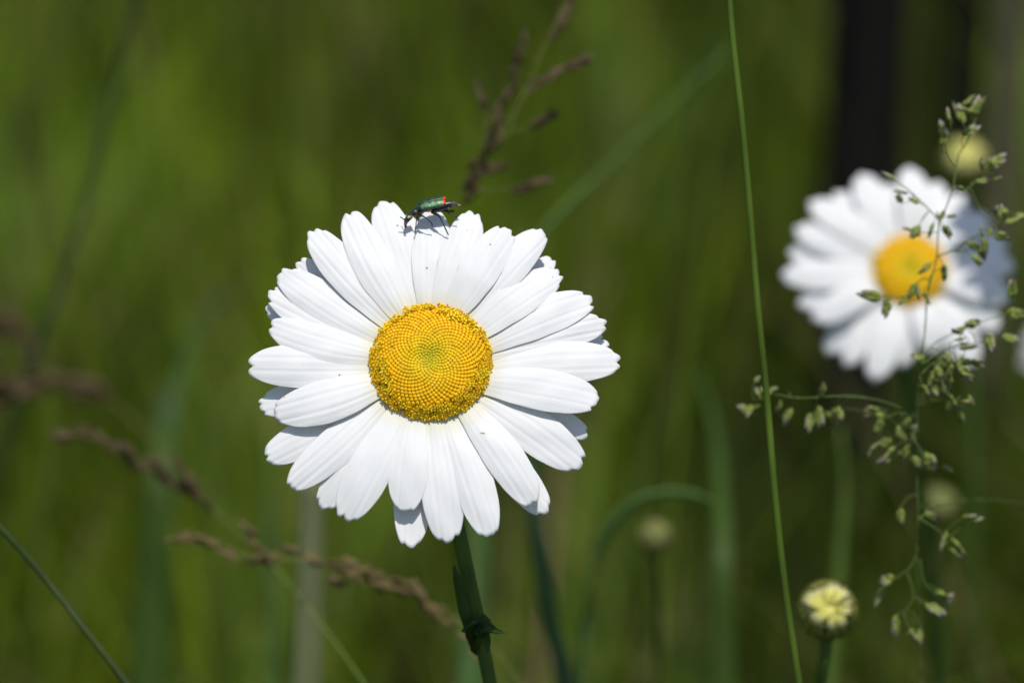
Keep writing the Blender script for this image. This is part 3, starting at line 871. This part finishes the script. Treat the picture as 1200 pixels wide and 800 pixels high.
def bud(px, py, d, rpx, tilt, turn, label, path=None, group=None, npet=22, pm=None):
    F = flower_frame(px, py, d, tilt, turn)
    k = MM * d * rpx
    st = [F @ Vector((0, 0, -.78 * k))] + ([at(*q) for q in path] if path else [F @ Vector((0, -1.6 * k, -1.4 * k)), F @ Vector((0.001, -5 * k, -1.6 * k))])
    st = to_ground(st)
    root = thing('daisy_bud', (st[-1].x, st[-1].y, 0), label, 'bud', group)
    iv = Matrix.Translation(-root.location)
    mb = MB(); mb.tube(st, [.20 * k, .15 * k, .16 * k, .18 * k], 10, res=160, col=(0.06, 0.10, 0.02)); mb.build('stem', M_STEM, root)
    S = Matrix.Scale(k, 4)
    link('bract_globe', BUD_G, root, iv @ F @ S)
    r = np.random.default_rng(int(px))
    for i in range(npet):
        a = 2 * math.pi * i / npet + r.normal(0, .05)
        sc = 1 + r.normal(0, .05)
        link('petal', pm or BUD_P, root, iv @ F @ S @ Matrix.Rotation(a, 4, 'Z') @ Matrix.Rotation(r.normal(0, .08), 4, 'Y') @ Matrix.Diagonal((sc, .9 + .2 * r.random(), sc, 1)))
bud(970, 714, 1.16, 37, R(12), R(-3), 'closed daisy bud with cream petals and brown rimmed bracts', path=[(968, 752, 1.16), (962, 800, 1.17)])
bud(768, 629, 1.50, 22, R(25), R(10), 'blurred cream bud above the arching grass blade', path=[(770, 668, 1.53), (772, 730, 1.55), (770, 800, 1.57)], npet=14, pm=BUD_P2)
bud(1131, 190, 1.9, 30, R(30), R(-10), 'cream bud poking up behind the blurred daisy', path=[(1133, 240, 1.93), (1138, 400, 1.95)], npet=16)
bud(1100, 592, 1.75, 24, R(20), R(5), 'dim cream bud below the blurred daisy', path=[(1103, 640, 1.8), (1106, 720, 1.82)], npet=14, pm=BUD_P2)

# ---------------------------------------------------------------- fine green panicle
RAW = {}
def spikelet_mesh(seed, nl=5, green=(0.22, 0.27, 0.055), tip=(0.46, 0.36, 0.36), dark=(0.10, 0.06, 0.085), spread=.33, slim=1.0):
    """unit spikelet along +y from the origin, length 1: overlapping boat shaped husks"""
    r = np.random.default_rng(seed)
    mb = MB()
    for i in range(nl):
        t = i / max(nl - 1, 1)
        sgn = -1 if i % 2 else 1
        b = Vector((0, .05 + .42 * t, 0))
        a = sgn * spread * (1 - .5 * t) * (1 + r.normal(0, .15))
        ln = (.62 - .08 * t) * (1 + r.normal(0, .06))
        dr = Vector((math.sin(a), math.cos(a), r.normal(0, .08))).normalized()
        e = b + dr * ln
        dk = r.random() < .5
        gm = 0.8 + .4 * r.random()
        def cf(p, s, dk=dk, gm=gm):
            g = np.array(green) * gm
            tp = np.array(dark if dk else tip)
            q = min(max((s - .5) / .3, 0), 1)
            return g * (1 - q) + tp * q
        mb.tube([b, b + dr * ln * .25 + Vector((sgn * .03, 0, 0)), b + dr * ln * .6 + Vector((sgn * .03, 0, 0)), e], [.04 * slim, .145 * slim, .15 * slim, .085 * slim, .008], 7, res=9, colf=cf, flat=.7)
    mb.tube([(0, 0, 0), (0, .5, 0)], .02, 5, col=green)
    me = mb.mesh('spikelet', M_SPIKE)
    RAW[me.name] = (mb.v, mb.f, mb.c)
    return me
SPK = [spikelet_mesh(i, 4 + i % 3) for i in range(6)]
SPK_DARK = [spikelet_mesh(20 + i, 5, (0.095, 0.068, 0.028), (0.14, 0.085, 0.055), (0.05, 0.032, 0.024), .18, .80) for i in range(4)]
SPK_TAN = [spikelet_mesh(40 + i, 5, (0.16, 0.12, 0.045), (0.24, 0.16, 0.09), (0.09, 0.052, 0.038), .18, .80) for i in range(4)]

def put_spikelet(root, meshes, px, py, d, ang_deg, length_px, r, roll=None, into=None):
    """ang_deg: direction in the picture plane, 0 = right, 90 = up; px, py is the middle"""
    a = R(ang_deg)
    L = length_px * .98
    bx, by = px - math.cos(a) * L / 2, py + math.sin(a) * L / 2
    p = at(bx, by, d)
    M = Matrix.Translation(p - root.location) @ CR.to_4x4() @ Matrix.Rotation(a - math.pi / 2, 4, 'Z') @ Matrix.Rotation(r.normal(0, .25), 4, 'X') @ Matrix.Rotation(r.random() * 6.28 if roll is None else roll, 4, 'Y') @ Matrix.Scale(L * MM * d, 4)
    me = meshes[int(r.integers(0, len(meshes)))]
    if into is not None:
        W = Matrix.Translation(root.location) @ M
        vv, ff, cc = RAW[me.name]
        into.add([W @ Vector(q) for q in vv], ff, cc)
    else:
        link('spikelet', me, root, M)
    return p

def panicle(name, label, stem, stem_r, branches, spikes, meshes, d_of, group=None, stem_col=SG, seed=1):
    r = np.random.default_rng(seed)
    pts = to_ground([at(*q) for q in stem])
    root = thing(name, (pts[-1].x, pts[-1].y, 0), label, 'grass', group)
    mb = MB()
    mb.tube(pts, [x * MM for x in stem_r], 8, res=320, col=stem_col)
    for b in branches:
        mb.tube([at(*q) for q in b], [.9 * MM, .75 * MM, .55 * MM], 6, res=16, col=stem_col)
    # a stalk from every spikelet to the nearest branch point
    nodes = [Vector(p) for p in smooth_path(pts[:len(stem)], 120)]
    for b in branches: nodes += [Vector(p) for p in smooth_path([at(*q) for q in b], 30)]
    extra = MB()
    for si, s in enumerate(spikes):
        px, py, a, L = s[:4]
        d = d_of(px, py) + r.normal(0, .004)
        p = put_spikelet(root, meshes, px, py, d, a, L, r, into=extra if si >= 98 else None)
        dirv = (at(px + 10 * math.cos(R(a)), py - 10 * math.sin(R(a)), d) - at(px, py, d)).normalized()
        cand = sorted(nodes, key=lambda q: (q - (p - dirv * 8 * MM)).length)[0]
        mid = (p + cand) / 2 - dirv * (p - cand).length * .15
        if (p - cand).length > .3 * MM:
            mb.tube([cand, mid, p], [.55 * MM, .4 * MM], 5, res=7, col=stem_col)
    mb.build('stem', M_STEM, root)
    if extra.v: tag(extra.build('small_spikelets', M_SPIKE, root), kind='stuff')
    return root

DP = 1.09
P_STEM = [(1146,128,DP),(1139,152,DP),(1134,166,DP),(1125,178,DP),(1120,196,DP),(1117,222,DP),(1110,240,DP),(1101,262,DP),(1098,300,DP),(1087,345,DP),(1084,387,DP),(1080,420,DP),(1076,450,DP+.01),(1075,487,DP+.015),(1074,540,DP+.02),(1076,610,DP+.025),(1073,650,DP+.03),(1078,700,DP+.035),(1080,740,DP+.04),(1080,800,DP+.045)]
P_BR = [[(1101,258,DP),(1080,237,DP),(1057,217,DP-.01),(1044,208,DP-.01)], [(1119,223,DP),(1135,220,DP),(1146,208,DP),(1149,192,DP)], [(1119,194,DP),(1112,182,DP),(1109,172,DP)],
 [(1098,300,DP),(1120,292,DP+.01),(1142,278,DP+.02),(1163,264,DP+.02),(1176,258,DP+.02)], [(1087,340,DP),(1093,320,DP),(1106,312,DP)], [(1087,345,DP),(1070,345,DP),(1045,348,DP),(1030,346,DP)],
 [(1079,428,DP),(1095,402,DP+.01),(1125,387,DP+.01),(1155,375,DP+.01),(1188,366,DP+.01)], [(1079,428,DP),(1110,408,DP),(1140,402,DP),(1170,398,DP)], [(1078,440,DP),(1095,425,DP),(1120,424,DP),(1145,422,DP)],
 [(1076,452,DP),(1100,455,DP),(1120,470,DP)], [(1075,487,DP+.015),(1041,472,DP+.01),(987,464,DP),(931,466,DP),(902,462,DP),(884,470,DP)],
 [(1075,490,DP+.015),(1050,484,DP+.02),(1035,492,DP+.02)], [(1075,490,DP+.015),(1060,500,DP+.02),(1046,522,DP+.02),(1038,536,DP+.02)], [(1075,495,DP+.015),(1072,515,DP+.01),(1085,535,DP+.01)],
 [(1076,610,DP+.02),(1090,595,DP+.03),(1110,590,DP+.04),(1150,585,DP+.06),(1205,590,DP+.08)], [(1076,606,DP+.02),(1095,618,DP+.02),(1112,630,DP+.02)],
 [(1076,640,DP+.03),(1066,665,DP+.03),(1050,676,DP+.03)], [(1064,672,DP+.03),(1070,700,DP+.03),(1058,718,DP+.03)], [(1078,655,DP+.03),(1085,685,DP+.03),(1098,698,DP+.03)], [(1070,698,DP+.03),(1085,708,DP+.03)]]
P_SP = [(1108,158,80,31),(1138,154,40,26),(1125,132,105,30),(1145,124,62,30),(1150,191,100,18),(1168,189,28,30),(1151,212,10,20),(1169,209,15,14),(1124,221,160,16),
 (1040,206,150,26),(1055,225,170,20),(1071,234,150,18),(1104,252,60,14),(1115,253,5,14),(1110,272,-60,22),(1091,270,-110,22),(1072,272,-120,22),(1064,268,160,16),
 (1150,271,100,16),(1172,249,95,24),(1190,257,25,28),(1175,277,-8,24),(1155,289,-80,24),(1147,305,-40,24),(1084,315,-140,24),(1107,320,-80,24),(1069,341,-120,26),(1058,353,-130,18),(1020,346,165,28),(1039,362,-110,24),(1086,350,-70,20),
 (1186,338,88,26),(1192,368,-5,28),(1140,379,30,24),(1120,388,160,18),(1126,397,10,16),(1135,407,5,26),(1160,402,-75,24),(1186,397,-10,26),(1112,420,-50,18),(1126,432,-70,26),(1146,425,-20,22),(1091,445,-110,24),(1107,447,-80,24),(1100,436,-90,18),(1075,418,150,20),(1118,470,-60,20),(1125,486,-70,20),(1133,470,0,18),(1085,458,-60,18),(1134,440,-60,20),(1113,432,-100,20),
 (963,454,100,22),(881,480,-150,24),(903,460,60,16),(888,459,120,14),(922,488,-120,26),(949,495,-110,24),(960,489,-80,28),(979,489,-75,26),(1020,481,175,24),(1030,501,-110,26),(1055,506,-95,28),(1068,509,-75,30),(1041,533,-130,28),(1084,538,-50,28),(1090,546,-60,20),(1027,523,-150,18),(1062,530,-90,22),
 (1055,606,-90,24),(1138,606,10,24),(1106,634,-105,26),(1122,641,-60,28),(1036,679,-175,26),(1030,699,-120,26),(1050,733,-95,28),(1071,743,-60,20),(1105,699,-50,26),(1096,713,-35,28),(1090,606,-60,20),(1078,745,-100,18)]
_r = np.random.default_rng(88)
for q in list(P_SP) * 2:
    if _r.random() < (.62 if 360 < q[1] < 560 else .25):
        P_SP.append((q[0] + _r.normal(0, 7), q[1] + _r.normal(0, 6), q[2] + _r.normal(0, 40), q[3] * .8))
panicle('grass_panicle', 'fine open green grass panicle in front of the blurred daisy', P_STEM, [.9, 1.0, 1.2, 1.5, 1.8, 2.6, 3, 4], P_BR, P_SP, SPK, lambda x, y: DP + (0.02 if y > 470 else 0), stem_col=(0.12, 0.17, 0.05), seed=3)

# ---------------------------------------------------------------- brown panicles
def run_spikes(path, n, L, jitter, back=True, seed=0, lean=28):
    """spikelets crowded along a picture path; path runs from the tip to the base"""
    r = np.random.default_rng(seed)
    n = max(3, int(n * .85)); jitter *= 1.15; lean *= 1.1; L *= .88
    P = smooth_path([(x, y, 0) for x, y in path], n)
    T = np.gradient(P, axis=0)
    out = []
    for i, (p, t) in enumerate(zip(P, T)):
        a = math.degrees(math.atan2(t[1], -t[0]))
        s = r.normal(0, .9)
        out.append((p[0] + r.normal(0, jitter), p[1] + r.normal(0, jitter), a + s * lean * .8, L * (1 + r.normal(0, .22))))
    return out
BR = (0.17, 0.17, 0.05)
GRP = 'brown grass panicles out of focus'
# lower centre-left
d = 1.23
panicle('brown_panicle', 'brown grass panicle lying level left of the daisy stem', [(192,632,d),(225,628,d),(262,640,d),(300,653,d),(340,655,d),(400,662,d),(450,680,d),(505,707,d+.01),(550,735,d+.02),(600,785,d+.03),(630,830,d+.03)], [1, 1.6, 2, 2.4, 3, 3.5],
        [[(345,658,d),(305,640,d),(288,612,d)]],
        run_spikes([(198,632),(225,632),(250,638),(275,650),(318,655)], 12, 30, 2.5, seed=1) + run_spikes([(283,612),(297,632),(310,645)], 6, 26, 1.5, seed=2, lean=12)
        + run_spikes([(330,652),(370,655),(400,660),(430,672),(465,682),(500,700)], 20, 32, 4, seed=3) + run_spikes([(395,676),(440,682),(470,690),(520,714)], 9, 32, 3, seed=4)
        + run_spikes([(515,720),(545,752),(560,770)], 7, 30, 3, seed=5), SPK_TAN, lambda x, y: d, GRP, BR, 7)
# upper left of it
d2 = 1.34
panicle('brown_panicle', 'dark brown nodding panicle arching above the level one', [(62,506,d2),(110,512,d2),(160,538,d2),(200,560,d2),(240,590,d2),(280,622,d2-.03),(320,662,d2-.08),(360,710,d2-.10),(400,762,d2-.11),(430,806,d2-.12)], [1, 1.8, 2.4, 2.8, 3.2, 4],
        [[(240,590,d2),(222,568,d2),(208,545,d2)]],
        run_spikes([(66,505),(95,507),(125,516),(160,538),(195,556),(215,568)], 24, 34, 4, seed=11) + run_spikes([(206,540),(222,565),(245,595)], 8, 28, 2, seed=12, lean=14), SPK_DARK, lambda x, y: d2, GRP, (0.13, 0.18, 0.04), 9)
# far left
d3 = 1.75
panicle('brown_panicle', 'soft dark panicle drooping at the far left of the meadow', [(-30,470,d3),(0,462,d3),(45,452,d3),(95,450,d3),(140,478,d3),(190,525,d3),(240,580,d3),(300,650,d3+.02),(350,720,d3+.04)], [1.4, 2, 2.6, 3, 3.6, 4.5],
        [], run_spikes([(-20,462),(10,462),(45,450),(85,448),(110,455)], 26, 44, 6, seed=21), SPK_DARK, lambda x, y: d3, GRP, BR, 10)
d4 = 2.0
panicle('brown_panicle', 'reddish panicle tip entering past the far left edge', [(-40,350,d4),(-5,380,d4),(25,395,d4),(50,420,d4),(60,480,d4),(50,600,d4)], [1.4, 2.4, 3, 4],
        [], run_spikes([(-20,372),(5,382),(30,396),(45,420)], 14, 44, 5, seed=24), SPK_DARK, lambda x, y: d4, GRP, BR, 12)
# behind the top of the daisy
d5 = 1.25
panicle('brown_panicle', 'upright dark panicle rising behind the beetle', [(672,-20,d5),(655,20,d5),(635,60,d5),(615,110,d5),(590,150,d5),(570,185,d5),(550,215,d5),(535,260,d5+.01),(528,330,d5+.02),(530,430,d5+.03),(545,560,d5+.04),(565,700,d5+.05)], [.9, 1.2, 1.8, 2.6, 3.4, 4.5],
        [[(572,180,d5),(598,150,d5),(612,112,d5),(622,95,d5)], [(612,112,d5),(640,98,d5),(660,86,d5)], [(560,200,d5),(568,150,d5),(565,110,d5)], [(550,222,d5),(585,222,d5),(612,217,d5)], [(585,160,d5),(610,152,d5),(628,146,d5)]],
        run_spikes([(675,-5),(662,15),(652,40)], 6, 34, 1.5, seed=31, lean=10) + run_spikes([(613,42),(608,75),(604,98)], 5, 30, 1.5, seed=32, lean=10)
        + run_spikes([(685,70),(660,82),(625,104)], 9, 34, 2.5, seed=33, lean=12) + run_spikes([(598,105),(585,130),(580,155)], 9, 34, 3, seed=34, lean=16)
        + run_spikes([(575,165),(560,195),(542,222)], 12, 34, 5, seed=35, lean=16) + run_spikes([(560,102),(565,120)], 3, 28, 1.5, seed=36, lean=8)
        + run_spikes([(643,140),(628,146)], 3, 30, 1.5, seed=37, lean=8) + run_spikes([(634,213),(612,218)], 3, 32, 1.5, seed=38, lean=8) + run_spikes([(588,193),(572,200)], 3, 24, 1.5, seed=39, lean=8),
        SPK_DARK, lambda x, y: d5, GRP, BR, 13)

# ---------------------------------------------------------------- single stalks and blades
def stalk(label, path, rpx, col, name='grass_stalk', group=None, nodes=()):
    pts = to_ground([at(*q) for q in path])
    mb = MB()
    o = Vector((pts[-1].x, pts[-1].y, 0))
    mb.tube(pts, [x * MM for x in rpx], 10, res=260, colf=lambda p, t: np.array(col) * (1 + .12 * math.sin(p[2] * 400)))
    ob = mb.build(name, M_STEM)
    for vtx in ob.data.vertices: vtx.co -= o
    ob.location = o
    return tag(ob, label, 'grass', group)
stalk('tall thin green stalk crossing the picture between the two daisies', [(852,-40,1.04),(858,40,1.04),(868,130,1.04),(879,250,1.045),(889,370,1.045),(899,470,1.05),(908,580,1.05),(920,690,1.055),(936,800,1.06)], [3.8, 4.7, 5.0, 5.4, 5.8, 6], (0.072, 0.120, 0.014))
stalk('leaning dark green stalk in the lower left corner of the meadow', [(-60,560,1.10),(0,618,1.10),(55,680,1.10),(100,738,1.095),(148,800,1.09)], [4, 5, 6, 6.5, 6.5], (0.035, 0.055, 0.014))

def blade(label, path, wpx, col, side=(1, 0, 0), group='broad grass blades out of focus', ground=True, fold=.2, twist=0.0, cat='grass blade', rr=None):
    pts = [at(*q) for q in path]
    if ground: pts = to_ground(pts)
    dm = path[len(path) // 2][2]
    mb = MB()
    o = Vector((pts[-1].x, pts[-1].y, 0 if ground else pts[-1].z))
    mb.ribbon(pts, [x * MM * dm for x in wpx], CR @ Vector(side), fold=fold, col=col, res=110, twist=twist)
    ob = mb.build('sedge_plant', M_LEAF)
    for vtx in ob.data.vertices: vtx.co -= o
    ob.location = o
    return tag(ob, label, cat, group)
blade('pale green blade slanting up behind the upper petals', [(850,60,1.75),(800,110,1.72),(740,170,1.68),(690,218,1.64),(640,270,1.6),(600,330,1.6),(570,420,1.62),(560,600,1.66)], [6, 20, 32, 40, 44, 46, 48, 50], (0.17, 0.30, 0.09), side=(.5, .85, .3))
blade('arching blade bending over left of the small cream bud', [(835,590,1.45),(805,578,1.45),(765,580,1.45),(730,598,1.46),(705,635,1.47),(690,690,1.48),(684,750,1.5),(682,810,1.5)], [10, 22, 28, 32, 34, 36, 38, 40], (0.11, 0.20, 0.055), side=(.2, 1, .5))
blade('straight green blade right of the small cream bud', [(818,430,2.0),(838,500,1.92),(845,580,1.84),(847,660,1.8),(848,760,1.8),(848,830,1.8)], [4, 26, 46, 54, 56, 50], (0.055, 0.10, 0.016))
blade('dark bluish blade beside the daisy stem', [(620,540,1.55),(630,620,1.55),(640,690,1.56),(652,750,1.57),(668,815,1.58)], [18, 30, 34, 36, 36, 36], (0.035, 0.080, 0.040), side=(1, .2, .5))
blade('pale dry blade standing behind the level brown panicle', [(368,560,1.5),(366,600,1.5),(364,660,1.5),(362,720,1.5),(360,790,1.5),(358,830,1.5)], [30, 48, 54, 54, 48, 40], (0.17, 0.19, 0.09), side=(1, 0, .35))
blade('dark blade leaning across the upper left of the meadow', [(170,-30,1.9),(150,40,1.9),(128,130,1.9),(105,230,1.88),(70,340,1.86),(30,450,1.84),(0,540,1.84)], [20, 34, 40, 44, 46, 44, 40], (0.030, 0.055, 0.012), side=(.5, .3, 1))
blade('soft green blade leaning behind the far left panicle', [(300,330,2.5),(245,360,2.4),(212,440,2.3),(190,560,2.1),(180,700,2.1)], [4, 30, 52, 60, 60], (0.055, 0.10, 0.016))
blade('wide soft green blade left of the pale dry blade', [(300,470,1.9),(312,560,1.9),(318,660,1.88),(320,800,1.86)], [4, 34, 56, 60], (0.05, 0.095, 0.016))
blade('soft blade under the fine grass panicle', [(985,500,1.7),(990,560,1.7),(985,640,1.7),(975,760,1.7)], [4, 38, 60, 60], (0.11, 0.175, 0.035))
